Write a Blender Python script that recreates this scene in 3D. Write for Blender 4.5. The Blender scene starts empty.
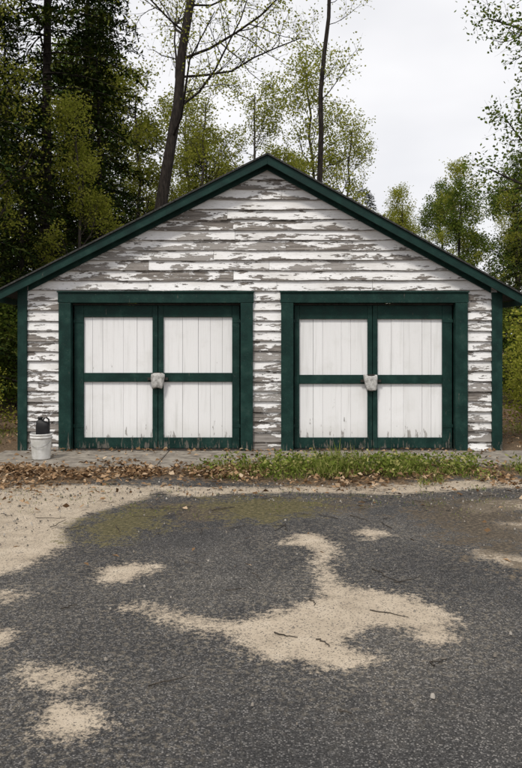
import bpy, math, random
import numpy as np
from mathutils import Vector
random.seed(7); rng=np.random.default_rng(7)
S=bpy.context.scene
C=S.collection
S.view_settings.view_transform='Standard'
try: S.view_settings.look='None'
except Exception: pass
S.view_settings.exposure=0

# ------------------------------------------------------------ node helpers
class M:
    def __init__(s,name):
        s.m=bpy.data.materials.new(name); s.m.use_nodes=True
        s.t=s.m.node_tree; s.t.nodes.clear()
        s.out=s.n('ShaderNodeOutputMaterial')
    def n(s,ty,**kw):
        nd=s.t.nodes.new(ty)
        for k,v in kw.items(): setattr(nd,k,v)
        return nd
    def l(s,a,b): s.t.links.new(a,b)
    def put(s,sock,v):
        if isinstance(v,bpy.types.NodeSocket): s.l(v,sock)
        elif v is not None:
            if isinstance(v,(tuple,list)) and len(v)==3 and sock.type=='RGBA': v=(*v,1)
            sock.default_value=v
    def attr(s,name): return s.n('ShaderNodeAttribute',attribute_name=name).outputs['Fac']
    def pos(s): return s.n('ShaderNodeTexCoord').outputs['Object']
    def math(s,op,a,b=None,clamp=False):
        nd=s.n('ShaderNodeMath',operation=op,use_clamp=clamp)
        s.put(nd.inputs[0],a)
        if b is not None: s.put(nd.inputs[1],b)
        return nd.outputs[0]
    def vm(s,op,a,b):
        nd=s.n('ShaderNodeVectorMath',operation=op)
        s.put(nd.inputs[0],a); s.put(nd.inputs[1],b); return nd.outputs[0]
    def noise(s,vec,scale,detail=4,rough=.55):
        nd=s.n('ShaderNodeTexNoise'); s.put(nd.inputs['Vector'],vec)
        nd.inputs['Scale'].default_value=scale; nd.inputs['Detail'].default_value=detail
        nd.inputs['Roughness'].default_value=rough
        return nd.outputs['Fac']
    def ss(s,v,a,b,lo=0,hi=1):
        nd=s.n('ShaderNodeMapRange',interpolation_type='SMOOTHSTEP')
        s.put(nd.inputs[0],v); s.put(nd.inputs[1],a); s.put(nd.inputs[2],b)
        nd.inputs[3].default_value=lo; nd.inputs[4].default_value=hi
        return nd.outputs[0]
    def mix(s,f,a,b):
        nd=s.n('ShaderNodeMix',data_type='RGBA')
        s.put(nd.inputs[0],f); s.put(nd.inputs[6],a); s.put(nd.inputs[7],b); return nd.outputs[2]
    def mul(s,a,b):
        nd=s.n('ShaderNodeMix',data_type='RGBA',blend_type='MULTIPLY')
        nd.inputs[0].default_value=1; s.put(nd.inputs[6],a); s.put(nd.inputs[7],b); return nd.outputs[2]
    def ramp(s,f,stops):
        nd=s.n('ShaderNodeValToRGB'); cr=nd.color_ramp
        while len(cr.elements)<len(stops): cr.elements.new(0.5)
        for e,(p,c) in zip(cr.elements,stops): e.position=p; e.color=(*c,1)
        s.put(nd.inputs[0],f); return nd.outputs[0]
    def bump(s,h,dist=.01,strength=1):
        nd=s.n('ShaderNodeBump'); s.put(nd.inputs['Height'],h)
        nd.inputs['Distance'].default_value=dist; nd.inputs['Strength'].default_value=strength
        return nd.outputs[0]
    def bsdf(s,col,rough=.7,bump=None,spec=.3):
        b=s.n('ShaderNodeBsdfPrincipled'); s.put(b.inputs['Base Color'],col)
        s.put(b.inputs['Roughness'],rough); b.inputs['Specular IOR Level'].default_value=spec
        if bump is not None: s.l(bump,b.inputs['Normal'])
        s.l(b.outputs[0],s.out.inputs[0]); return s.m

def leafmat(name,stops,trans=.4):
    m=M(name); c=m.ramp(m.attr('rnd'),stops)
    d=m.n('ShaderNodeBsdfDiffuse'); m.l(c,d.inputs[0])
    if trans<=0:
        m.l(d.outputs[0],m.out.inputs[0]); return m.m
    t=m.n('ShaderNodeBsdfTranslucent'); m.l(c,t.inputs[0])
    x=m.n('ShaderNodeMixShader'); x.inputs[0].default_value=trans
    m.l(d.outputs[0],x.inputs[1]); m.l(t.outputs[0],x.inputs[2]); m.l(x.outputs[0],m.out.inputs[0])
    return m.m

# ------------------------------------------------------------ mesh helpers
def obj(name,me,parent=None,loc=(0,0,0),rot=0,sc=1):
    o=bpy.data.objects.new(name,me); C.objects.link(o)
    o.location=loc; o.rotation_euler=(0,0,rot); o.scale=(sc,sc,sc) if not isinstance(sc,tuple) else sc
    if parent: o.parent=parent
    return o
def fastmesh(name,V,Q,mats,mi=None,fattr=None,pattr=None,smooth=False):
    V=np.asarray(V,dtype=np.float32); Q=np.asarray(Q,dtype=np.int32)
    me=bpy.data.meshes.new(name); nf=len(Q); k=Q.shape[1]
    me.vertices.add(len(V)); me.vertices.foreach_set('co',V.ravel())
    me.loops.add(nf*k); me.loops.foreach_set('vertex_index',Q.ravel())
    me.polygons.add(nf); me.polygons.foreach_set('loop_start',np.arange(0,nf*k,k,dtype=np.int32))
    for m in mats: me.materials.append(m)
    if mi is not None: me.polygons.foreach_set('material_index',np.asarray(mi,dtype=np.int32))
    me.polygons.foreach_set('use_smooth',np.full(nf,smooth,dtype=bool) if not hasattr(smooth,'__len__') else smooth)
    me.update(calc_edges=True)
    for dom,dic in (('FACE',fattr),('POINT',pattr)):
        for kx,v in (dic or {}).items():
            a=me.attributes.new(kx,'FLOAT',dom); a.data.foreach_set('value',np.asarray(v,dtype=np.float32))
    me.validate()
    return me

class Geo:   # accumulates quads
    def __init__(s): s.V=[];s.Q=[];s.mi=[];s.r=[];s.n=0;s.sm=[]
    def add(s,V,Q,mi,r,sm=False):
        s.V.append(V); s.Q.append(np.asarray(Q)+s.n); s.n+=len(V)
        s.mi.append(np.full(len(Q),mi)); s.r.append(np.broadcast_to(r,(len(Q),)).astype(float)); s.sm.append(np.full(len(Q),sm))
    def mesh(s,name,mats):
        return fastmesh(name,np.concatenate(s.V),np.concatenate(s.Q),mats,np.concatenate(s.mi),{'rnd':np.concatenate(s.r)},smooth=np.concatenate(s.sm))
    def tube(s,P,R,k,mi=0):
        P=np.asarray(P,float); R=np.asarray(R,float)
        T=np.gradient(P,axis=0); T/=np.linalg.norm(T,axis=1)[:,None]+1e-9
        ref=np.array([0,0,1.]) if abs(T[0,2])<.8 else np.array([1.,0,0])
        A=np.cross(T,ref); A/=np.linalg.norm(A,axis=1)[:,None]+1e-9
        B=np.cross(T,A)
        an=np.arange(k)*2*math.pi/k
        V=(P[:,None,:]+R[:,None,None]*(np.cos(an)[None,:,None]*A[:,None,:]+np.sin(an)[None,:,None]*B[:,None,:])).reshape(-1,3)
        i=np.arange(len(P)-1)[:,None]*k; j=np.arange(k)[None,:]; j2=(j+1)%k
        Q=np.stack([i+j,i+j2,i+k+j2,i+k+j],-1).reshape(-1,4)
        s.add(V,Q,mi,.5,True)
    def leaves(s,P,D,W,L,w,mi=1,r=None,bend=0.0):
        n=len(P); L=np.broadcast_to(L,(n,))[:,None]; w=np.broadcast_to(w,(n,))[:,None]
        V=np.empty((n,4,3)); V[:,0]=P; V[:,1]=P+D*L*.45+W*w*.5; V[:,2]=P+D*L; V[:,3]=P+D*L*.45-W*w*.5
        if bend: 
            up=rng.uniform(0,bend,(n,1))*L; V[:,1,2]+=up[:,0]; V[:,3,2]+=up[:,0]*rng.uniform(.2,1,n)
        Q=np.arange(n*4).reshape(-1,4)
        s.add(V.reshape(-1,3),Q,mi,rng.random(n) if r is None else r)
def unit(a): return a/(np.linalg.norm(a,axis=-1,keepdims=True)+1e-9)
def randdirs(n,flat=1.0):
    D=rng.normal(size=(n,3)); D[:,2]*=flat; D=unit(D); W=unit(np.cross(D,rng.normal(size=(n,3)))); return D,W

def boxdata(x0,x1,y0,y1,z0,z1):
    V=[(x0,y0,z0),(x1,y0,z0),(x1,y1,z0),(x0,y1,z0),(x0,y0,z1),(x1,y0,z1),(x1,y1,z1),(x0,y1,z1)]
    F=[(0,3,2,1),(4,5,6,7),(0,1,5,4),(1,2,6,5),(2,3,7,6),(3,0,4,7)]
    return V,F
def boxes(name,bl,mat,parent=None,bev=.004):
    V=[];F=[];r=[]
    for b in bl:
        v,f=boxdata(*b); n=len(V); V+=v; F+=[tuple(i+n for i in q) for q in f]; r+=[random.random()]*6
    me=fastmesh(name,V,F,[mat],fattr={'rnd':r})
    o=obj(name,me,parent)
    if bev:
        md=o.modifiers.new('b','BEVEL'); md.width=bev; md.segments=2
    return o
def prism(name,poly,y0,y1,mat,parent=None,bev=0):
    n=len(poly); V=[(x,y0,z) for x,z in poly]+[(x,y1,z) for x,z in poly]
    F=[tuple(range(n)),tuple(range(2*n-1,n-1,-1))]+[(i,i+n,(i+1)%n+n,(i+1)%n) for i in range(n)]
    me=bpy.data.meshes.new(name); me.from_pydata(V,[],F); me.materials.append(mat); me.update()
    o=obj(name,me,parent)
    if bev: md=o.modifiers.new('b','BEVEL'); md.width=bev; md.segments=2
    return o

# ------------------------------------------------------------ camera
CAMY,CAMH=-10.98,1.6
cam=bpy.data.cameras.new('camera'); co=bpy.data.objects.new('camera',cam); C.objects.link(co)
co.location=(0,CAMY,CAMH); co.rotation_euler=(math.radians(90),0,0)
cam.sensor_fit='VERTICAL'; cam.sensor_height=36; cam.lens=35; cam.shift_y=-41/768; cam.clip_end=1000; cam.clip_start=.05
S.camera=co

# ------------------------------------------------------------ world, sun (bright overcast)
w=bpy.data.worlds.new('World'); S.world=w; w.use_nodes=True; nt=w.node_tree; nt.nodes.clear()
sky=nt.nodes.new('ShaderNodeTexSky'); sky.sky_type='NISHITA'; sky.sun_disc=False
EL,AZ=math.radians(52),math.radians(205)
sky.sun_elevation=EL; sky.sun_rotation=AZ
b1=nt.nodes.new('ShaderNodeBackground'); b1.inputs[1].default_value=.1; nt.links.new(sky.outputs[0],b1.inputs[0])
tc=nt.nodes.new('ShaderNodeTexCoord'); no=nt.nodes.new('ShaderNodeTexNoise'); no.inputs['Scale'].default_value=2.4; no.inputs['Detail'].default_value=4
mp=nt.nodes.new('ShaderNodeMapping'); mp.inputs['Scale'].default_value=(1,1,2.2)
nt.links.new(tc.outputs['Generated'],mp.inputs[0]); nt.links.new(mp.outputs[0],no.inputs['Vector'])
cr=nt.nodes.new('ShaderNodeValToRGB'); cr.color_ramp.elements[0].position=.3; cr.color_ramp.elements[0].color=(.77,.775,.81,1)
cr.color_ramp.elements[1].position=.68; cr.color_ramp.elements[1].color=(1.0,.99,1.0,1); nt.links.new(no.outputs[0],cr.inputs[0])
b2=nt.nodes.new('ShaderNodeBackground'); b2.inputs[1].default_value=1.06; nt.links.new(cr.outputs[0],b2.inputs[0])
mx=nt.nodes.new('ShaderNodeMixShader'); mx.inputs[0].default_value=.92
nt.links.new(b1.outputs[0],mx.inputs[1]); nt.links.new(b2.outputs[0],mx.inputs[2])
wo=nt.nodes.new('ShaderNodeOutputWorld'); nt.links.new(mx.outputs[0],wo.inputs[0])
sl=bpy.data.lights.new('sun','SUN'); sl.energy=2.2; sl.angle=math.radians(10); sl.color=(1,.95,.87)
so=obj('sun',sl)
sd=Vector((math.sin(AZ)*math.cos(EL),math.cos(AZ)*math.cos(EL),math.sin(EL)))
so.rotation_euler=(-sd).to_track_quat('-Z','Y').to_euler(); so.location=(-6,-12,20)

# ------------------------------------------------------------ materials
def mk_siding():
    m=M('peeling_white_siding'); p=m.pos(); br=m.attr('brd'); v=m.attr('v'); pl=m.attr('peel')
    cx=m.n('ShaderNodeCombineXYZ'); m.l(m.math('MULTIPLY',br,37.),cx.inputs[0]); m.l(m.math('MULTIPLY',br,91.),cx.inputs[1])
    q=m.vm('ADD',p,cx.outputs[0])
    n1=m.noise(m.vm('MULTIPLY',q,(2.1,1,10)),1,2,.6)
    n2=m.noise(m.vm('MULTIPLY',q,(10,1,42)),1,4,.72)
    s=m.math('ADD',m.math('MULTIPLY',n1,.60),m.math('MULTIPLY',n2,.40))
    s=m.math('ADD',s,m.math('MULTIPLY',m.math('SUBTRACT',.5,v),.08))
    thr=m.math('SUBTRACT',.665,m.math('MULTIPLY',pl,.20))
    mask=m.ss(m.math('SUBTRACT',s,thr),-.004,.012)
    dirt=m.noise(m.vm('MULTIPLY',q,(1.5,1,5)),1.2,3,.6)
    paint=m.mix(m.ss(dirt,.38,.78),(.84,.835,.83),(.66,.645,.62))
    crack=m.ss(m.noise(m.vm('MULTIPLY',q,(14,1,110)),1,2,.7),.60,.70)
    paint=m.mix(m.math('MULTIPLY',crack,.5),paint,(.33,.30,.27))
    lap_shade=m.ss(v,.0,.09,1,0)  # dark grimy line painted along the butt edge to deepen the lap shadow
    paint=m.mix(m.math('MULTIPLY',lap_shade,m.ss(n2,.32,.48)),paint,(.13,.11,.095))
    wn=m.noise(m.vm('MULTIPLY',q,(3,1,90)),1,3,.7)
    wood=m.ramp(wn,[(.3,(.07,.060,.053)),(.5,(.19,.168,.148)),(.7,(.39,.36,.33))])
    wood=m.mix(m.ss(br,.5,.9,0,.6),wood,(.36,.34,.32))
    wood=m.mix(m.ss(n2,.56,.76,0,.65),wood,(.05,.042,.036))
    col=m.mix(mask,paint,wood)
    h=m.math('ADD',m.math('MULTIPLY',m.math('SUBTRACT',1,mask),1.),m.math('MULTIPLY',wn,.5))
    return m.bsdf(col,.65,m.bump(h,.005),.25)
def mk_panel():
    m=M('weathered_white_door_boards'); p=m.pos(); r=m.attr('rnd')
    cx=m.n('ShaderNodeCombineXYZ'); m.l(m.math('MULTIPLY',r,53.),cx.inputs[1])
    q=m.vm('ADD',p,cx.outputs[0])
    z=m.n('ShaderNodeSeparateXYZ'); m.l(p,z.inputs[0]); Z=z.outputs[2]
    n1=m.noise(m.vm('MULTIPLY',q,(16,1,3)),1,4,.65)
    low=m.math('ADD',m.ss(Z,.12,.6,.13,-.02),m.ss(Z,1.1,1.25,0,.04))
    low=m.math('SUBTRACT',low,m.ss(Z,1.25,1.5,0,.06))
    mask=m.ss(m.math('ADD',n1,low),.675,.72)
    streak=m.noise(m.vm('MULTIPLY',q,(20,1,1.0)),1,3,.6)
    paint=m.mix(m.ss(streak,.48,.9),(.86,.86,.865),(.66,.66,.65))
    stain=m.noise(p,2.2,4,.65)
    paint=m.mix(m.ss(stain,.5,.75,0,.25),paint,(.58,.57,.53))
    paint=m.mix(m.math('MULTIPLY',m.ss(Z,.1,.5,1,0),.35),paint,(.50,.49,.44))
    paint=m.mul(paint,m.ramp(r,[(0,(.94,.94,.935)),(1,(1,1,1))]))
    wn=m.noise(m.vm('MULTIPLY',q,(80,1,3)),1,2,.6)
    col=m.mix(m.math('MULTIPLY',mask,.8),paint,m.ramp(wn,[(.35,(.18,.165,.15)),(.65,(.42,.40,.37))]))
    return m.bsdf(col,.6,m.bump(m.math('SUBTRACT',wn,mask),.002),.25)
def mk_green():
    m=M('dark_green_paint'); p=m.pos()
    z=m.n('ShaderNodeSeparateXYZ'); m.l(p,z.inputs[0]); Z=z.outputs[2]
    n=m.noise(p,5,4,.65); f=m.noise(p,60,2,.6); s=m.noise(m.vm('MULTIPLY',p,(30,30,4)),1,4,.7)
    c=m.mix(m.ss(n,.35,.7),(.003,.022,.018),(.010,.042,.034))
    c=m.mix(m.ss(n,.55,.8,0,.35),c,(.05,.075,.065))
    c=m.mix(m.ss(f,.66,.72,0,.6),c,(.09,.10,.085))
    wear=m.ss(m.math('ADD',s,m.ss(Z,.03,.35,.16,0)),.68,.74)
    c=m.mix(m.math('MULTIPLY',wear,.85),c,(.15,.135,.115))
    return m.bsdf(c,m.ss(n,.3,.7,.5,.75),m.bump(m.math('SUBTRACT',f,wear),.0015),.22)
def simple(name,c1,c2,scale=20,rough=.8,b=.003,stretch=(1,1,1),spec=.2):
    m=M(name); p=m.vm('MULTIPLY',m.pos(),stretch); n=m.noise(p,scale,4,.65)
    return m.bsdf(m.mix(m.ss(n,.3,.7),c1,c2),rough,m.bump(n,b) if b else None,spec)
SID=mk_siding(); PAN=mk_panel(); GRN=mk_green()
DARK=simple('dark_sheathing',(.02,.018,.015),(.05,.045,.04))
SHG=simple('asphalt_shingles',(.02,.022,.022),(.07,.07,.065),40,.9,.004)
CONC=simple('weathered_concrete',(.16,.14,.118),(.33,.295,.245),7,.9,.006)
SIDW=simple('white_side_wall',(.6,.59,.56),(.78,.77,.75),4)
BARK=simple('grey_bark',(.022,.018,.015),(.10,.085,.07),5,.9,.03,(4,4,.8))
BARK2=simple('dark_bark',(.010,.008,.007),(.045,.036,.03),5,.9,.03,(4,4,.8))
L_YEL=leafmat('spring_leaves',[(0,(.14,.17,.02)),(.5,(.29,.31,.045)),(1,(.46,.44,.10))],.5)
L_GRN=leafmat('green_leaves',[(0,(.045,.08,.015)),(.6,(.12,.17,.03)),(1,(.24,.26,.05))],.45)
L_HEM=leafmat('hemlock_needles',[(0,(.010,.020,.008)),(.6,(.034,.055,.014)),(1,(.14,.15,.035))],0)
L_DED=leafmat('dead_leaves',[(0,(.06,.035,.02)),(.4,(.19,.115,.06)),(.8,(.34,.22,.125)),(1,(.5,.39,.27))],0)
L_GRS=leafmat('weeds',[(0,(.07,.10,.02)),(.6,(.19,.24,.045)),(1,(.44,.40,.16))],.35)
STN=leafmat('pebble_stone',[(0,(.08,.07,.06)),(.6,(.22,.195,.165)),(1,(.38,.35,.31))],0)

# ------------------------------------------------------------ ground
def gp(px,py):   # image pixel coordinates projected onto the ground plane -> metres
    return ((px-261)*1.6/(py-343), 1194.7/(py-343)+CAMY)
def seg(px):
    return np.array([gp(*q) for q in px])
def sdf(X,Y,P):
    d=np.full(X.shape,1e9); ins=np.zeros(X.shape,bool); n=len(P)
    for i in range(n):
        a=P[i]; b=P[(i+1)%n]; ex,ey=b-a; t=np.clip(((X-a[0])*ex+(Y-a[1])*ey)/(ex*ex+ey*ey+1e-12),0,1)
        d=np.minimum(d,np.hypot(X-a[0]-t*ex,Y-a[1]-t*ey))
        c=((a[1]>Y)!=(b[1]>Y))&(X<(b[0]-a[0])*(Y-a[1])/((b[1]-a[1]) if abs(b[1]-a[1])>1e-9 else 1e-9)+a[0]); ins^=c
    return np.where(ins,d,-d)
sandp=[seg(q) for q in [
 [(282,546),(296,536),(322,537),(334,548),(332,566),(338,584),(372,590),(410,598),(440,610),(456,620),(452,640),(430,646),(408,632),(380,626),(352,634),(346,646),(376,660),(352,668),(310,665),(268,656),(246,650),(240,636),(205,630),(176,622),(150,614),(122,609),(128,604),(160,608),(200,616),(236,624),(262,616),(296,606),(318,598),(322,580),(316,560),(306,548)],
 [(98,568),(125,563),(155,567),(148,575),(125,582),(104,581)],
 [(-120,490),(30,484),(110,486),(165,488),(140,500),(92,512),(62,528),(66,545),(40,560),(0,572),(-120,580)],
 [(150,486),(270,487),(380,482),(560,480),(560,488),(470,489),(400,495),(330,492),(260,492),(200,497),(170,496)],
 [(22,670),(60,666),(96,676),(90,688),(50,690),(26,682)],
 [(38,708),(64,700),(98,712),(102,728),(72,740),(42,734)],
 [(-30,632),(4,630),(14,638),(2,646),(-30,648)],
 [(352,533),(372,530),(388,535),(374,540)],
 [(462,506),(490,500),(560,498),(560,508),(500,511),(470,514)],
 [(486,520),(560,524),(560,530),(500,528)],
 [(470,548),(500,553),(560,560),(560,574),(510,568),(480,560)],
 [(-10,596),(8,590),(20,596),(4,602)]]]
mossp=[seg(q) for q in [
 [(70,520),(130,504),(185,506),(170,530),(110,546),(66,542)],
 [(190,500),(260,495),(335,498),(330,515),(270,526),(215,522)]]]
debp=[seg(q) for q in [
 [(385,500),(460,494),(560,492),(560,585),(500,578),(450,550),(400,525)],
 [(100,500),(380,492),(380,514),(170,530)]]]
fine=np.arange(-6.4,6.41,.045); xo=6.4*1.28**np.arange(1,18)
xs=np.concatenate([-xo[::-1],fine,xo])
fy=np.arange(-10.2,0.4,.045); ys=np.concatenate([-10.2-1*1.4**np.arange(1,16)[::-1],fy,fy[-1]+.5*1.3**np.arange(1,26)])
X,Y=np.meshgrid(xs,ys); Xf,Yf=X.ravel(),Y.ravel()
sa=np.full(Xf.shape,-1.); mo=np.full(Xf.shape,-1.); de=np.full(Xf.shape,-1.)
near=(abs(Xf)<8)&(Yf>-10.5)&(Yf<1)
for P in sandp: sa[near]=np.maximum(sa[near],sdf(Xf[near],Yf[near],P))
for P in mossp: mo[near]=np.maximum(mo[near],sdf(Xf[near],Yf[near],P))
for P in debp: de[near]=np.maximum(de[near],sdf(Xf[near],Yf[near],P))
lit=np.maximum.reduce([Yf+2.45+.25*np.sin(Xf*1.7), np.abs(Xf+.2)-5.6-.3*np.sin(Yf*1.3)])
lit=np.clip(lit,-1,1)
Zf=.012*np.sin(Xf*1.1+1)*np.sin(Yf*.9)+.006*np.sin(Xf*3.1)*np.cos(Yf*2.7)
Zf=np.where(near,Zf,0.0)*np.clip((-Yf-.5)/1.5,0,1)
bank=np.clip(np.abs(Xf)-9,0,40)*.02+np.clip(Yf-12,0,60)*.015
Zf=Zf+bank
nx,ny=len(xs),len(ys); i=np.arange(ny-1)[:,None]*nx; j=np.arange(nx-1)[None,:]
Q=np.stack([i+j,i+j+1,i+nx+j+1,i+nx+j],-1).reshape(-1,4)
def mk_ground():
    m=M('driveway_ground'); p=m.pos(); sa=m.attr('sand'); mo=m.attr('moss'); li=m.attr('litter'); de=m.attr('debris')
    big=m.noise(p,.55,4,.6); mid=m.noise(p,4.5,5,.65); fin=m.noise(p,30,4,.7); gr=m.noise(p,190,2,.65)
    vo=m.n('ShaderNodeTexVoronoi'); m.l(p,vo.inputs['Vector']); vo.inputs['Scale'].default_value=135
    vc=m.n('ShaderNodeSeparateColor'); m.l(vo.outputs['Color'],vc.inputs[0]); cell=vc.outputs[0]
    vd=vo.outputs['Distance']
    asp=m.ramp(cell,[(0,(.036,.035,.035)),(.5,(.066,.064,.063)),(.82,(.118,.115,.112)),(1,(.30,.285,.27))])
    asp=m.mix(m.ss(gr,.35,.65,0,.35),asp,(.040,.039,.039))
    asp=m.mix(m.ss(vd,.4,.8,0,.8),asp,(.024,.024,.024))
    asp=m.mul(asp,m.ramp(big,[(.3,(.70,.70,.72)),(.5,(1.0,1.0,1.0)),(.7,(1.6,1.55,1.46))]))
    asp=m.mul(asp,m.ramp(mid,[(.3,(.82,.82,.82)),(.7,(1.2,1.18,1.14))]))
    asp=m.mix(m.math('MULTIPLY',m.ss(fin,.48,.68),m.ss(sa,-.8,-.02,.05,.7)),asp,(.25,.215,.165))
    sand=m.ramp(mid,[(.25,(.33,.27,.20)),(.55,(.49,.41,.31)),(.8,(.57,.49,.385))])
    sand=m.mix(m.ss(gr,.48,.66,0,.5),sand,(.25,.205,.155))
    sand=m.mix(m.ss(cell,.85,.89,0,.85),sand,(.12,.105,.09))
    sand=m.mix(m.ss(fin,.57,.74,0,.5),sand,(.18,.15,.12))
    e=m.math('ADD',sa,m.math('MULTIPLY',m.math('SUBTRACT',mid,.5),.36))
    e=m.math('ADD',e,m.math('MULTIPLY',m.math('SUBTRACT',fin,.5),.40))
    e=m.math('ADD',e,m.math('MULTIPLY',m.math('SUBTRACT',cell,.5),.07))
    sm=m.ss(e,-.07,.06,0,.95)
    mcol=m.ramp(fin,[(.3,(.035,.033,.017)),(.5,(.10,.088,.038)),(.7,(.20,.165,.09))])
    me_=m.math('ADD',mo,m.math('MULTIPLY',m.math('SUBTRACT',mid,.5),1.4))
    me_=m.math('ADD',me_,m.math('MULTIPLY',m.math('SUBTRACT',fin,.5),1.4))
    mm=m.ss(me_,.0,.24,0,.9)
    dcol=m.ramp(fin,[(.3,(.03,.024,.018)),(.5,(.085,.066,.045)),(.7,(.20,.155,.105))])
    dn=m.math('ADD',de,m.math('MULTIPLY',m.math('SUBTRACT',mid,.5),2.2))
    dn=m.math('ADD',dn,m.math('MULTIPLY',m.math('SUBTRACT',fin,.5),1.8))
    dm=m.ss(dn,.08,.4,0,.85)
    lcol=m.ramp(fin,[(.32,(.035,.024,.016)),(.5,(.13,.09,.055)),(.68,(.28,.20,.125))])
    le=m.math('ADD',li,m.math('MULTIPLY',m.math('SUBTRACT',mid,.5),1.8))
    le=m.math('ADD',le,m.math('MULTIPLY',m.math('SUBTRACT',fin,.5),1.1))
    lm=m.ss(le,-.05,.15)
    col=m.mix(sm,asp,sand); col=m.mix(dm,col,dcol); col=m.mix(mm,col,mcol); col=m.mix(lm,col,lcol)
    h=m.math('ADD',m.math('MULTIPLY',m.math('SUBTRACT',1,vd),m.math('SUBTRACT',1,m.math('MULTIPLY',sm,.75))),m.math('MULTIPLY',fin,1.0))
    h=m.math('ADD',h,m.math('MULTIPLY',sm,.5))
    return m.bsdf(col,.9,m.bump(h,.005,.85),.2)
GM=mk_ground()
me=fastmesh('ground',np.stack([Xf,Yf,Zf],1),Q,[GM],pattr={'sand':sa,'moss':mo,'litter':lit,'debris':de},smooth=True)
obj('ground',me)

# ------------------------------------------------------------ garage
G=bpy.data.objects.new('wooden_garage',None); C.objects.link(G)
XL,XR=-3.53,3.50; PK=(.09,4.25); SLl,SLr=.507,.55
def zl(x): return PK[1]-(PK[0]-x)*SLl
def zr(x): return PK[1]-(x-PK[0])*SLr
def Lx(z): return max(XL,PK[0]-(PK[1]-.03-z)/SLl)
def Rx(z): return min(XR,PK[0]+(PK[1]-.03-z)/SLr)
V=[];Qs=[];fb=[];pv=[];pp=[]
def peel(x,z):
    a=.38+.46*math.exp(-((z-2.75)/.45)**2)*math.exp(-((x-.1)/2.4)**2)+.44*math.exp(-((z-3.35)/.3)**2)*math.exp(-((x+.3)/1.1)**2)
    if z<2.3:
        a=.76 if -.3<x<.5 else (.72-.06*z if x<0 else .68)
        a+= .5*max(0,1-z/.85)
    return a
def board(x0a,x1a,z0,z1,rnd):
    n=max(2,int((x1a[0]-x0a[0])/.12)); base=len(V)
    out=.0+.009*random.random(); dz=random.uniform(-.006,.006); ph=random.random()*9; sag=random.uniform(0,.006)
    extra=random.uniform(-.24,.22)
    for i in range(n+1):
        t=i/n; wob=.004*math.sin(ph+t*n*.5)+random.uniform(-.003,.003)+dz
        xb=x0a[0]+(x1a[0]-x0a[0])*t; xt=x0a[1]+(x1a[1]-x0a[1])*t
        yb=-.038-out-sag*math.sin(ph+i*.7)
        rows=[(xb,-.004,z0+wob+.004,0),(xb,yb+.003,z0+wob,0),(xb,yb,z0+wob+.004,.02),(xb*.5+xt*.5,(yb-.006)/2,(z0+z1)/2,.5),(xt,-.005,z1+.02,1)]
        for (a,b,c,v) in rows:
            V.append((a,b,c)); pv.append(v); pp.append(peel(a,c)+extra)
    for i in range(n):
        for k in range(4):
            a=base+i*5+k; Qs.append((a,a+5,a+6,a+1)); fb.append(rnd)
EX=.148
k=0; z=0.0
while True:
    z0=k*EX+.02*(k==0); z1=(k+1)*EX; k+=1
    if Rx(z0)-Lx(z0)<.25: break
    z1=min(z1,PK[1]-.06)
    l0,l1,r0,r1=Lx(z0),Lx(z1),Rx(z0),Rx(z1)
    if r1<l1: l1=r1=(l1+r1)/2
    if z0<2.17: segs=[((l0,l1),(-2.93,-2.93)),((-.14,-.14),(.315,.315)),((2.99,2.99),(r0,r1))]
    else:
        segs=[]; cur=(l0,l1); x=l0+random.uniform(.9,3.2)
        while x<r0-.7:
            if l1+.1<x<r1-.1:
                segs.append((cur,(x-.0015,x-.0015))); cur=(x+.0015,x+.0015)
            x+=random.uniform(1.3,3.4)
        segs.append((cur,(r0,r1)))
    for a,b in segs: board(a,b,z0,z1,random.random())
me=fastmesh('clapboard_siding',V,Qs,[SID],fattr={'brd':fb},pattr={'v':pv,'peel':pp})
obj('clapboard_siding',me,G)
boxes('wall_sheathing',[(XL+.01,-2.90,.002,.10,.0,2.2),(-.17,.345,.002,.10,0,2.2),(2.96,XR-.01,.002,.10,0,2.2)],DARK,G,0)
prism('gable_sheathing',[(XL+.02,2.2),(XR-.02,2.2),(XR-.02,zr(XR)-.08),(PK[0],PK[1]-.08),(XL+.02,zl(XL)-.08)],.003,.10,DARK,G)
boxes('side_walls',[(XL+.01,XL+.11,.101,6.9,0,2.36),(XR-.11,XR-.01,.101,6.9,0,2.30)],SIDW,G,0)
prism('back_wall',[(XL+.12,0),(XR-.12,0),(XR-.12,2.3),(PK[0],PK[1]-.1),(XL+.12,2.3)],6.8,6.9,SIDW,G)
boxes('floor_slab',[(XL-.03,XR+.03,-.045,7,-.15,.018)],CONC,G,.01)
boxes('corner_boards',[(XL-.03,XL+.105,-.068,-.0,.02,2.44),(XR-.12,XR+.03,-.068,0,.02,2.34)],GRN,G)
boxes('corner_returns',[(XL-.031,XL+.008,.002,.12,.02,2.37),(XR-.008,XR+.031,.002,.12,.02,2.30)],GRN,G)
FY=-.25
def roofside(name,sx,sl,ex,t0,t1,y0,y1,mat,bev=0):
    xe=ex; ze=PK[1]-abs(xe-PK[0])*sl
    poly=[(PK[0],PK[1]+t0),(PK[0],PK[1]+t1),(xe,ze+t1),(xe,ze+t0)]
    if sx<0: poly=poly[::-1]
    return prism(name,poly,y0,y1,mat,G,bev)
roofside('roof_deck_left',-1,SLl,-3.80,.0,.055,FY+.03,7.2,DARK)
roofside('roof_deck_right',1,SLr,3.76,.0,.055,FY+.03,7.2,DARK)
roofside('roof_shingles_left',-1,SLl,-3.83,.057,.082,FY-.03,7.23,SHG)
roofside('roof_shingles_right',1,SLr,3.79,.057,.082,FY-.03,7.23,SHG)
roofside('rake_board_left',-1,SLl,-3.81,-.075,.052,FY,FY+.027,GRN,.003)
roofside('rake_board_right',1,SLr,3.77,-.075,.052,FY,FY+.027,GRN,.003)
roofside('frieze_left',-1,SLl,-3.40,-.12,-.015,-.075,-.050,GRN,.002)
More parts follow.
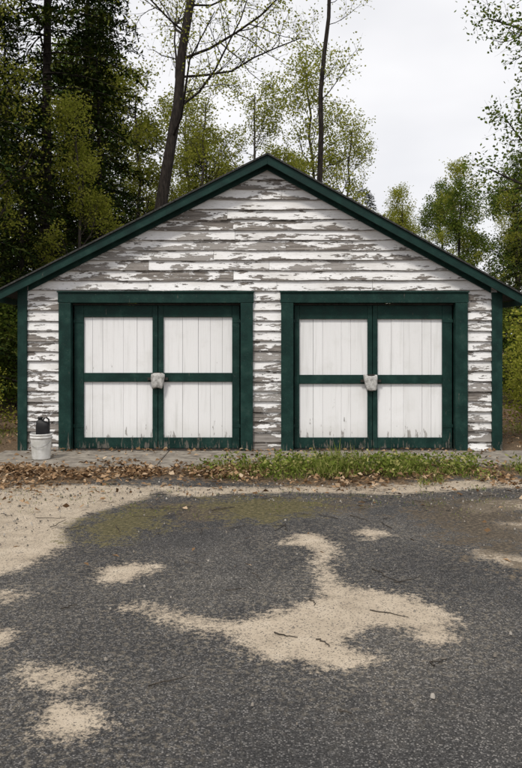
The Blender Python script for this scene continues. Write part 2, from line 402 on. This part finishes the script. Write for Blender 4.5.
roofside('frieze_right',1,SLr,3.36,-.12,-.015,-.075,-.050,GRN,.002)
boxes('eave_fascia',[(-3.81,-3.785,FY+.03,7.18,zl(-3.8)-.09,zl(-3.8)-.004),(3.74,3.765,FY+.03,7.18,zr(3.76)-.09,zr(3.76)-.004)],GRN,G)
def door(nm,x0,x1,sl_,c0,c1,sr_,zt1,zm0,zm1,zb0,zb1,ztop):
    tw=.18
    boxes(nm+'_trim',[(x0,x0+tw,-.085,.05,.02,ztop-.15),(x1-tw,x1,-.085,.05,.02,ztop-.15),(x0-.01,x1+.01,-.088,.05,ztop-.148,ztop)],GRN,G,.006)
    boxes(nm+'_drip_cap',[(x0-.02,x1+.02,-.11,-.03,ztop+.002,ztop+.022)],GRN,G,.003)
    a,b=x0+tw+.018,x1-tw-.018
    yd=.045
    fr=[(a,sl_,yd,yd+.035,zb0,ztop-.18),(sr_,b,yd,yd+.035,zb0,ztop-.18),
        (c0,(c0+c1)/2-.004,yd,yd+.035,zb0,ztop-.18),((c0+c1)/2+.004,c1,yd,yd+.035,zb0,ztop-.18)]
    for (u,v) in ((sl_,c0),(c1,sr_)):
        fr+=[(u+.001,v-.001,yd+.003,yd+.035,zt1,ztop-.18),(u+.001,v-.001,yd+.003,yd+.035,zm0,zm1),(u+.001,v-.001,yd+.003,yd+.035,zb0,zb1)]
    boxes(nm+'_frame',fr,GRN,G,.005)
    bl=[]
    for (u,v) in ((sl_,c0),(c1,sr_)):
        wds=[random.choice([.15,.2,.26,.3]) for _ in range(5)]; sc=(v-u+.06)/sum(wds); xx=u-.03
        for wd in wds:
            gpx=random.choice([.001,.0015,.003])
            bl.append((xx+gpx,xx+wd*sc-gpx,yd+.037+random.uniform(0,.004),yd+.06,zb0+.01,ztop-.19)); xx+=wd*sc
    boxes(nm+'_boards',bl,PAN,G,.0015)
    boxes(nm+'_backing',[(a,b,yd+.062,yd+.08,zb0,ztop-.18)],DARK,G,0)
    hb=[]
    for zz in (.35,1.9):
        hb+=[(a-.01,sl_+.0,yd-.006,yd-.001,zz,zz+.05),(sr_,b+.01,yd-.006,yd-.001,zz,zz+.05)]
    boxes(nm+'_hinges',hb,GRN,G,.002)
    boxes(nm+'_head_stop',[(a-.016,b+.016,.03,.10,ztop-.176,ztop-.152)],DARK,G,0)
    boxes(nm+'_threshold',[(x0+tw+.002,x1-tw-.002,-.06,.09,.0185,.04)],DARK,G,.004)
wx=lambda px:(px-261)/68; wz=lambda py:1.6+(343-py)/68
door('left_door',-2.956,-.118,wx(83),wx(152),wx(163),wx(232),wz(317),wz(382),wz(373),.045,wz(438),2.335)
door('right_door',.294,3.02,wx(299.5),wx(368),wx(378),wx(443),wz(319),wz(384),wz(375),.045,wz(438),2.335)
PL=simple('grey_plastic',(.22,.215,.20),(.56,.55,.53),18,.55,.008)
def lockcover(nm,x,z,tilt):
    prof=[(.080,.030,.112),(.098,.038,.108),(.100,.042,.06),(.090,.042,-.02),(.078,.038,-.09),(.070,.032,-.105)]
    k=24; V=[]
    for (rx,ry,dz) in prof:
        for q in range(k):
            an=2*math.pi*q/k; e=.5
            cx=math.copysign(abs(math.cos(an))**e,math.cos(an)); sy=math.copysign(abs(math.sin(an))**e,math.sin(an))
            V.append((x+rx*cx+tilt*dz+random.uniform(-.004,.004),-.0+ry*sy*.9+random.uniform(-.005,.005),z+dz+.010*math.sin(2*an+x)+random.uniform(-.003,.003)))
    n=len(V); V+= [(x,-.0,z+.105),(x,-.0,z-.095)]
    F=[(r*k+q,r*k+(q+1)%k,(r+1)*k+(q+1)%k,(r+1)*k+q) for r in range(len(prof)-1) for q in range(k)]
    F+=[(n,(q+1)%k,q) for q in range(k)]+[(n+1,(len(prof)-1)*k+q,(len(prof)-1)*k+(q+1)%k) for q in range(k)]
    me=bpy.data.meshes.new(nm)
    me.from_pydata(V,[],F); me.materials.append(PL)
    for p in me.polygons: p.use_smooth=True
    obj(nm,me,G)
    boxes(nm+'_hasp',[(x-.15,x-.095,.012,.044,z+.01,z+.05),(x+.095,x+.15,.012,.044,z+.01,z+.05),(x-.05,x+.05,-.028,.03,z+.111,z+.128)],DARK,G,.002)
lockcover('lock_cover',wx(157.5),wz(381),.06); lockcover('lock_cover_right',wx(371),wz(383),-.1)

boxes('concrete_apron',[(-3.75,-1.35,-1.42,-.047,-.1,.028),(-1.34,1.1,-1.45,-.047,-.1,.026),(1.11,4.3,-1.38,-.047,-.1,.029)],CONC,None,.012)

# ------------------------------------------------------------ bucket with black jug
def lathe(nm,prof,mat,parent,k=32,loc=(0,0,0)):
    V=[];F=[]
    for r,z in prof:
        for q in range(k): V.append((r*math.cos(2*math.pi*q/k),r*math.sin(2*math.pi*q/k),z))
    for i in range(len(prof)-1):
        for q in range(k): F.append((i*k+q,i*k+(q+1)%k,(i+1)*k+(q+1)%k,(i+1)*k+q))
    me=bpy.data.meshes.new(nm); me.from_pydata(V,[],F); me.materials.append(mat)
    for p in me.polygons: p.use_smooth=True
    o=obj(nm,me,parent,loc); return o
WP=simple('dirty_white_plastic',(.50,.49,.45),(.80,.80,.78),6,.4,.001,spec=.5)
BP=simple('black_plastic',(.006,.006,.007),(.016,.016,.016),8,.55,.001,spec=.3)
WIRE=simple('bucket_wire',(.15,.15,.15),(.3,.3,.3),8,.4,0)
B=bpy.data.objects.new('plastic_bucket',None); C.objects.link(B); B.location=(-2.98,-.86,.03)
lathe('pail',[(0,.004),(.118,.004),(.122,.012),(.138,.27),(.139,.285),(.147,.286),(.147,.305),(.141,.306),(.143,.325),(.149,.327),(.149,.345),(.139,.346),(.136,.33),(.118,.02),(0,.018)],WP,B)
g=Geo(); t=np.linspace(0,math.pi,20); P=np.stack([.152*np.cos(t),-.15*np.sin(t),.30-.13*np.sin(t)],1); g.tube(P,np.full(20,.003),6)
obj('wire_handle',g.mesh('wire_handle',[WIRE]),B)
J=bpy.data.objects.new('black_jug',None); C.objects.link(J); J.location=(-2.965,-.83,.05)
V=[];k=20
pf=[(.0,.0,0),(.085,.055,0),(.09,.06,.02),(.09,.06,.42),(.085,.055,.46),(.055,.04,.49),(.028,.026,.505),(.027,.027,.52),(.03,.03,.521),(.03,.03,.545),(0,0,.547)]
for rx,ry,z in pf:
    for q in range(k):
        a=2*math.pi*q/k; V.append((rx*math.copysign(abs(math.cos(a))**.55,math.cos(a))-(.035 if z>.48 else 0),ry*math.copysign(abs(math.sin(a))**.55,math.sin(a)),z))
F=[(i*k+q,i*k+(q+1)%k,(i+1)*k+(q+1)%k,(i+1)*k+q) for i in range(len(pf)-1) for q in range(k)]
me=bpy.data.meshes.new('body'); me.from_pydata(V,[],F); me.materials.append(BP)
for p in me.polygons: p.use_smooth=True
obj('body',me,J)
g=Geo(); g.tube([(-.0,0,.495),(.02,0,.53),(.05,0,.535),(.08,0,.51),(.085,0,.46),(.082,0,.42)],[.012]*6,8); obj('jug_handle',g.mesh('jug_handle',[BP]),J)

# ------------------------------------------------------------ leaf litter, weeds, twigs, pebbles
def ground_leaves(name,pts,smin,smax,mat,lift=.03):
    n=len(pts); D,W=randdirs(n,.35); g=Geo()
    P=np.c_[pts,rng.uniform(.012,lift,n)]
    L=rng.uniform(smin,smax,n); D[:,2]=np.abs(D[:,2])*.7
    g.leaves(P,D,unit(W*np.array([1,1,.4])),L,L*rng.uniform(.4,.75,n),0,bend=.3)
    obj(name,g.mesh(name,[mat]))
def band(n,x0,x1,yc,ys_): 
    x=rng.uniform(x0,x1,n); return np.c_[x,yc+rng.normal(size=n)*ys_]
def clumps(pts,k,s):
    c=pts[rng.integers(0,len(pts),k)]; i=rng.integers(0,k,len(pts)); return c[i]+rng.normal(size=(len(pts),2))*s
pts=np.concatenate([
 clumps(band(2700,-5.5,-1.5,-1.9,.32),45,.17),
 clumps(band(1300,-5.5,-2.6,-2.4,.45),34,.26),
 clumps(band(2400,-1.6,4.6,-2.0,.25),40,.15),
 clumps(band(900,-1.0,3.8,-1.6,.2),26,.12),
 clumps(band(500,-.8,1.2,-1.95,.1),8,.16),
 band(420,-1.6,5.5,-2.6,.4), band(300,-5,-1.5,-2.9,.5), band(260,-3.5,3.5,-.14,.05), band(160,-3.4,3.4,-.7,.35),
 np.c_[rng.uniform(-9,-3.9,3500),rng.uniform(-2,6,3500)],np.c_[rng.uniform(3.9,9,3500),rng.uniform(-2,6,3500)],
 np.c_[rng.uniform(2.6,5.2,480),rng.uniform(-5.2,-2.4,480)],
 np.c_[rng.uniform(-4.5,4.5,60),rng.uniform(-6.0,-2.8,60)]])
ground_leaves('dead_leaf_litter',pts,.03,.09,L_DED,.06)
g=Geo()   # pebbles
pp_=np.concatenate([band(1500,-5.2,5.2,-2.9,.35),np.c_[rng.uniform(-5,-1.8,700),rng.uniform(-5.2,-2.6,700)],np.c_[rng.uniform(-4,4,300),rng.uniform(-8.3,-3,300)],np.c_[rng.uniform(2,5.2,300),rng.uniform(-5.5,-2.6,300)]])
for (x,y) in pp_:
    r=.004+.009*rng.random()**3; k=5; an=np.arange(k)*2*math.pi/k+rng.random()*6
    rad=r*rng.uniform(.7,1.3,k)
    Vp=np.concatenate([np.c_[x+np.cos(an)*rad,y+np.sin(an)*rad,np.full(k,.004)],np.c_[x+np.cos(an)*rad*.6,y+np.sin(an)*rad*.6,np.full(k,.010+r*.8)],[[x,y,.011+r]]])
    Qp=[(q,(q+1)%k,k+(q+1)%k,k+q) for q in range(k)]+[(k,k+1,k+2,2*k),(k+2,k+3,k+4,2*k)]
    g.add(Vp,Qp,0,rng.random(),True)
obj('scattered_pebbles',g.mesh('scattered_pebbles',[STN]))
g=Geo()   # weeds
def blades(g,cx,cy,n,h,spread,wid):
    P=np.c_[cx+rng.normal(size=n)*spread,cy+rng.normal(size=n)*spread,np.full(n,.01)]
    D=unit(np.c_[rng.normal(size=(n,2))*.45,np.ones(n)]); W=unit(np.cross(D,rng.normal(size=(n,3))))
    g.leaves(P,D,W,rng.uniform(.4,1.1,n)*h,wid,0)
def dens(x): return .50+.35*math.sin(x*3.3+1)+.25*math.sin(x*8.1)+.7*math.exp(-((x-1.0)/.6)**2)
for _ in range(470):
    x=random.uniform(-1.0,3.8); y=-1.75+random.gauss(0,.27); hh=.10+.16*math.exp(-((x-1.1)/.6)**2)
    if random.random()>dens(x): continue
    blades(g,x,y,random.randint(10,34),hh*random.uniform(.4,1.5),.06,.008)
for _ in range(350):
    x=random.gauss(1.3,1.2); y=-1.75+random.gauss(0,.25)
    if not -1.1<x<3.8 or random.random()>dens(x): continue
    n=random.randint(8,20); D,W=randdirs(n,.5); D[:,2]=abs(D[:,2])+.1
    P=np.c_[x+rng.normal(size=n)*.05,y+rng.normal(size=n)*.05,rng.uniform(.02,.2,n)]
    g.leaves(P,unit(D),W,rng.uniform(.03,.08,n),rng.uniform(.02,.045,n),0)
for _ in range(60):
    blades(g,random.choice([random.uniform(-5.5,-3.9),random.uniform(3.8,5.5)]),random.uniform(-1.5,3),20,.16,.1,.01)
for _ in range(90): blades(g,random.uniform(-3.2,3.8),random.gauss(-3.5,.35),10,.035,.07,.005)
obj('grass_and_weeds',g.mesh('grass_and_weeds',[L_GRS]))
g=Geo()
tw=[(150,686,185,679),(370,612,408,619),(316,640,332,648),(190,563,206,570),(226,592,246,589),(275,634,298,640),(372,570,400,584),(395,584,422,578),(255,574,262,582),(60,610,80,606),(430,665,448,660),(340,712,352,716),(448,570,478,566),(310,600,316,606)]
for a,b,c,d in tw:
    p=np.array(gp(a,b)); q=np.array(gp(c,d)); n=7; t=np.linspace(0,1,n)[:,None]; P=p*(1-t)+q*t+rng.normal(size=(n,2))*.010
    g.tube(np.c_[P,np.full(n,.010)],np.linspace(.0045,.002,n),5)
for _ in range(110):
    p=np.array([random.uniform(-4.5,4.8),random.uniform(-4.8,-1.6)]); a=random.uniform(0,6.28); l=random.uniform(.05,.3); n=5; t=np.linspace(0,1,n)[:,None]
    P=p+t*l*np.array([math.cos(a),math.sin(a)])+rng.normal(size=(n,2))*.01
    g.tube(np.c_[P,np.full(n,.015)],np.linspace(.004,.002,n),5)
obj('fallen_twigs',g.mesh('fallen_twigs',[BARK]))

# ------------------------------------------------------------ trees
def grow(g,p,d,L,r,lvl,maxl,sp):
    n=6; P=[p]; dd=d.copy()
    for i in range(n-1):
        dd=unit(dd+rng.normal(size=3)*sp['wob']+np.array([0,0,sp['up'][lvl]])); P.append(P[-1]+dd*L/(n-1))
    P=np.array(P); R=np.linspace(r,r*.35,n); g.tube(P,R,[8,6,4,3,3][lvl])
    branch(g,P,R,L,lvl,maxl,sp)
def branch(g,P,R,L,lvl,maxl,sp,tmin=None):
    n=len(P)
    if lvl<maxl:
        tm=sp['tmin'][lvl] if tmin is None else tmin
        for c in range(sp['n'][lvl]):
            t=tm+(1-tm)*(c+random.random())/sp['n'][lvl]; f=t*(n-1); i=min(int(f),n-2); q=P[i]+(P[i+1]-P[i])*(f-i)
            T=unit(P[i+1]-P[i]); s=unit(np.cross(T,rng.normal(size=3))); an=math.radians(random.uniform(*sp['ang'][lvl]))
            nd=T*math.cos(an)+s*math.sin(an); Rr=R[i]+(R[i+1]-R[i])*(f-i)
            ln=sp['len'][lvl]*(1.15-.75*(t-tm)/(1-tm+1e-6))*random.uniform(.65,1.2)
            grow(g,q,nd,ln,max(.004,min(Rr*.6,ln*sp.get('thick',.013))),lvl+1,maxl,sp)
    if lvl>=maxl-1 and sp['leaf']>0:
        m=rng.poisson(sp['leaf']*(1 if lvl==maxl else .6))
        if m:
            idx=rng.random(m)*(n-1); i=np.minimum(idx.astype(int),n-2); q=P[i]+(P[i+1]-P[i])*(idx-i)[:,None]+rng.normal(size=(m,3))*sp['spr']
            D,W=randdirs(m,.7); g.leaves(q,D,W,rng.uniform(.7,1.3,m)*sp['ls'],rng.uniform(.5,.8,m)*sp['ls'],1,r=np.clip(random.random()*.6+rng.random(m)*.5-.05,0,1))
def deciduous(name,seed,trunk,r0,sp,mats,tmin,maxl=3):
    global rng; rng=np.random.default_rng(seed); random.seed(seed)
    g=Geo(); P=np.array(trunk,float)
    t=np.linspace(0,len(P)-1,14); i=np.minimum(t.astype(int),len(P)-2); P=P[i]+(P[i+1]-P[i])*(t-i)[:,None]
    P[1:,:2]+=rng.normal(size=(13,2))*.04
    R=np.linspace(r0,r0*.3,14); R[0]*=1.35
    g.tube(P,R,12); branch(g,P,R,1,0,maxl,sp,tmin)
    return g.mesh(name,mats)
def hemlock(name,seed,H,R,zmin):
    global rng; rng=np.random.default_rng(seed); random.seed(seed)
    g=Geo(); t=np.linspace(0,1,12); P=np.c_[.15*np.sin(t*3),.1*np.sin(t*4),t*H]; g.tube(P,.013*H*(1-t*.95),10)
    z=zmin
    while z<H-.2:
        for _ in range(3):
            az=random.uniform(0,6.283); L=(R*(1-z/H)**.7)*random.uniform(.5,1.15)+.25
            s=np.linspace(0,1,8); hd=np.array([math.cos(az),math.sin(az),0]); sd_=np.array([-math.sin(az),math.cos(az),0])
            rise=random.uniform(-.05,.25); dr=random.uniform(.25,.5)
            curve=lambda s:(np.outer(s*L,hd)+np.outer(np.sin(s*2+az)*.08*L,sd_)+np.outer(L*(rise*s-dr*s*s),[0,0,1]))+np.array([0,0,z])
            g.tube(curve(s),np.linspace(.010*L+.005,.003,8),4)
            ss=np.arange(.12,1,.15/L)
            if len(ss)==0: ss=np.array([.6])
            for side in (-1,1):
                base=curve(ss); l=(.34*L*(1-ss)+.18)*rng.uniform(.5,1.2,len(ss))
                dirs=unit(hd*.65+side*sd_+rng.normal(size=(len(ss),3))*.2+np.array([0,0,-.18]))
                m=6; u=np.linspace(.1,1,m)
                Pq=(base[:,None,:]+dirs[:,None,:]*(l[:,None]*u[None,:])[:,:,None]+np.array([0,0,-.12])*(u**2)[None,:,None]*l[:,None,None]).reshape(-1,3)
                DD=unit(np.repeat(dirs,m,0)+rng.normal(size=(len(Pq),3))*.5); WW=unit(np.cross(DD,np.array([0,0,1.])+rng.normal(size=(len(Pq),3))*.35))
                g.leaves(Pq,DD,WW,rng.uniform(.11,.22,len(Pq)),rng.uniform(.04,.08,len(Pq)),1,r=np.clip(random.random()*.55+rng.random(len(Pq))*.5,0,1))
        z+=random.uniform(.18,.30)
    return g.mesh(name,[BARK2,L_HEM])
HA=hemlock('hemlock_a',1,17,3.3,1.2); HB=hemlock('hemlock_b',2,13,2.8,.6)
spB=dict(wob=.13,up=[.0,.10,.05,.0],n=[12,7,6],tmin=[.4,.25,.2],ang=[(35,70),(30,60),(30,60)],len=[3.6,1.5,.7],leaf=5,spr=.13,ls=.085)
def SP(**k): d=dict(spB); d.update(k); return d
TH=deciduous('tall_tree_mesh',31,[(0,0,0),(.75,0,5.5),(1.05,.1,7.5),(1.6,.2,11.5),(2.3,.2,15),(2.7,.3,19)],.215,SP(n=[22,10,7],len=[4.1,1.8,.8],leaf=5,ls=.085,thick=.010,ang=[(45,80),(30,65),(30,60)],wob=.22),[BARK2,L_YEL],.40)
TS=deciduous('slim_tree_mesh',12,[(0,0,0),(.1,0,5),(.2,0,9),(.45,0,13),(.6,0,17)],.12,SP(n=[10,5,5],len=[1.6,.9,.5],leaf=4,ls=.08,thick=.01),[BARK2,L_YEL],.5)
MA=deciduous('maple_a',13,[(0,0,0),(.1,.1,4),(-.1,.1,8),(.1,0,11.5)],.10,SP(n=[20,8,6],len=[2.7,1.3,.6],leaf=11,ls=.11,wob=.2),[BARK,L_YEL],.15)
MB=deciduous('maple_b',14,[(0,0,0),(.2,.1,4),(.1,.1,8),(-.2,0,11.5)],.09,SP(n=[20,8,6],len=[2.7,1.3,.6],leaf=7.5,ls=.10,wob=.2),[BARK,L_YEL],.25)
MC=deciduous('maple_c',15,[(0,0,0),(.2,.1,4),(.0,.1,8),(.1,0,11)],.13,SP(n=[20,9,6],len=[3.0,1.4,.65],leaf=12,ls=.12,wob=.2),[BARK2,L_GRN],.12)
RT=deciduous('oak_mesh',16,[(0,0,0),(-.1,.1,5),(-.2,.1,10),(.1,0,15)],.22,SP(n=[24,9,7],len=[3.7,1.6,.75],leaf=8,ls=.10,ang=[(60,95),(30,60),(30,60)],wob=.2),[BARK2,L_GRN],.33)
BU=deciduous('bush_mesh',17,[(0,0,0),(.05,0,.6),(0,0,1.2),(0,0,2.0)],.035,SP(n=[16,6,4],len=[1.2,.6,.35],leaf=9,ls=.085),[BARK2,L_GRN],.05)
BY=deciduous('spring_bush_mesh',18,[(0,0,0),(.05,0,.5),(0,0,1.1),(0,0,1.8)],.025,SP(n=[14,6,4],len=[.8,.4,.25],leaf=7,ls=.07),[BARK2,L_YEL],.1)
random.seed(99)
tree=lambda nm,me,x,y,s=1,z=0: obj(nm,me,None,(x,y,z),random.uniform(0,6.28),s)
obj('tall_leaning_tree',TH,None,(-3.75,11,0)); obj('slim_tree',TS,None,(1.75,13,0))
for x,y,s,me in [(-7.4,4.5,1.0,HA),(-6.6,12,1.15,HA),(-9.0,13,1.2,HB),(-7.2,20,1.25,HA),(-10.5,7,1.1,HB),(-2.2,19,.72,HB),(8.6,13,.62,HB),(10.5,9,.75,HB),(-6.3,9.0,.62,HB),(-5.3,13,.7,HA)]:
    tree('hemlock_tree',me,x,y,s)
for x,y,s,me in [(-5.0,9.6,.66,MA),(-4.4,16,.92,MA),(-2.3,18,.95,MB),(-.2,19,1.0,MB),(2.1,21,1.15,MB),(4.0,23,.98,MB),(-3.2,22,1.0,MA),(5.0,20,.55,MA),(1.2,17,.65,MA),(-7.2,8.2,.85,MB),(.6,24,.85,MA)]:
    tree('maple_tree',me,x,y,s)
tree('oak_tree',RT,8.2,6,.9)
for x,y,s,me in [(7.4,17,.62,MC),(8.6,21,.74,MA),(10.5,20,.76,MC),(6.9,25,.72,MA),(9.0,15,.56,MA),(5.9,14,.42,MA)]:
    tree('young_tree',me,x,y,s)
for x,y,s in [(4.6,1.6,.75),(5.2,3.2,1.0),(-4.9,2.2,.6)]: tree('spring_shrub',BY,x,y,s)
F=bpy.data.objects.new('background_forest',None); C.objects.link(F)
for i in range(34):
    x=-44+i*2.7+random.uniform(-.8,.8)
    for row in range(2):
        if row and i%2: continue
        y=29+row*9+random.uniform(-3,3); px=261+x*747/(y+11)
        if px<140: me=random.choice([HA,HB,HA,MC]); s=random.uniform(1.0,1.5)
        elif px<340: me=random.choice([MB,MA,HB,MA]); s=random.uniform(.75,1.0)
        else: me=random.choice([MC,MA,MA,HB,MC]); s=random.uniform(.62,.85)
        o=obj('forest_tree',me,F,(x,y,.4),random.uniform(0,6.28),s)
U=bpy.data.objects.new('undergrowth',None); C.objects.link(U)
for i in range(48):
    sx=random.choice([-1,1]); x=sx*random.uniform(4.9,11) ; y=random.uniform(1,16)
    if i>32: x=random.uniform(-12,14); y=random.uniform(14,26)
    obj('bush',BU,U,(x,y,0),random.uniform(0,6.28),random.uniform(.6,1.5))
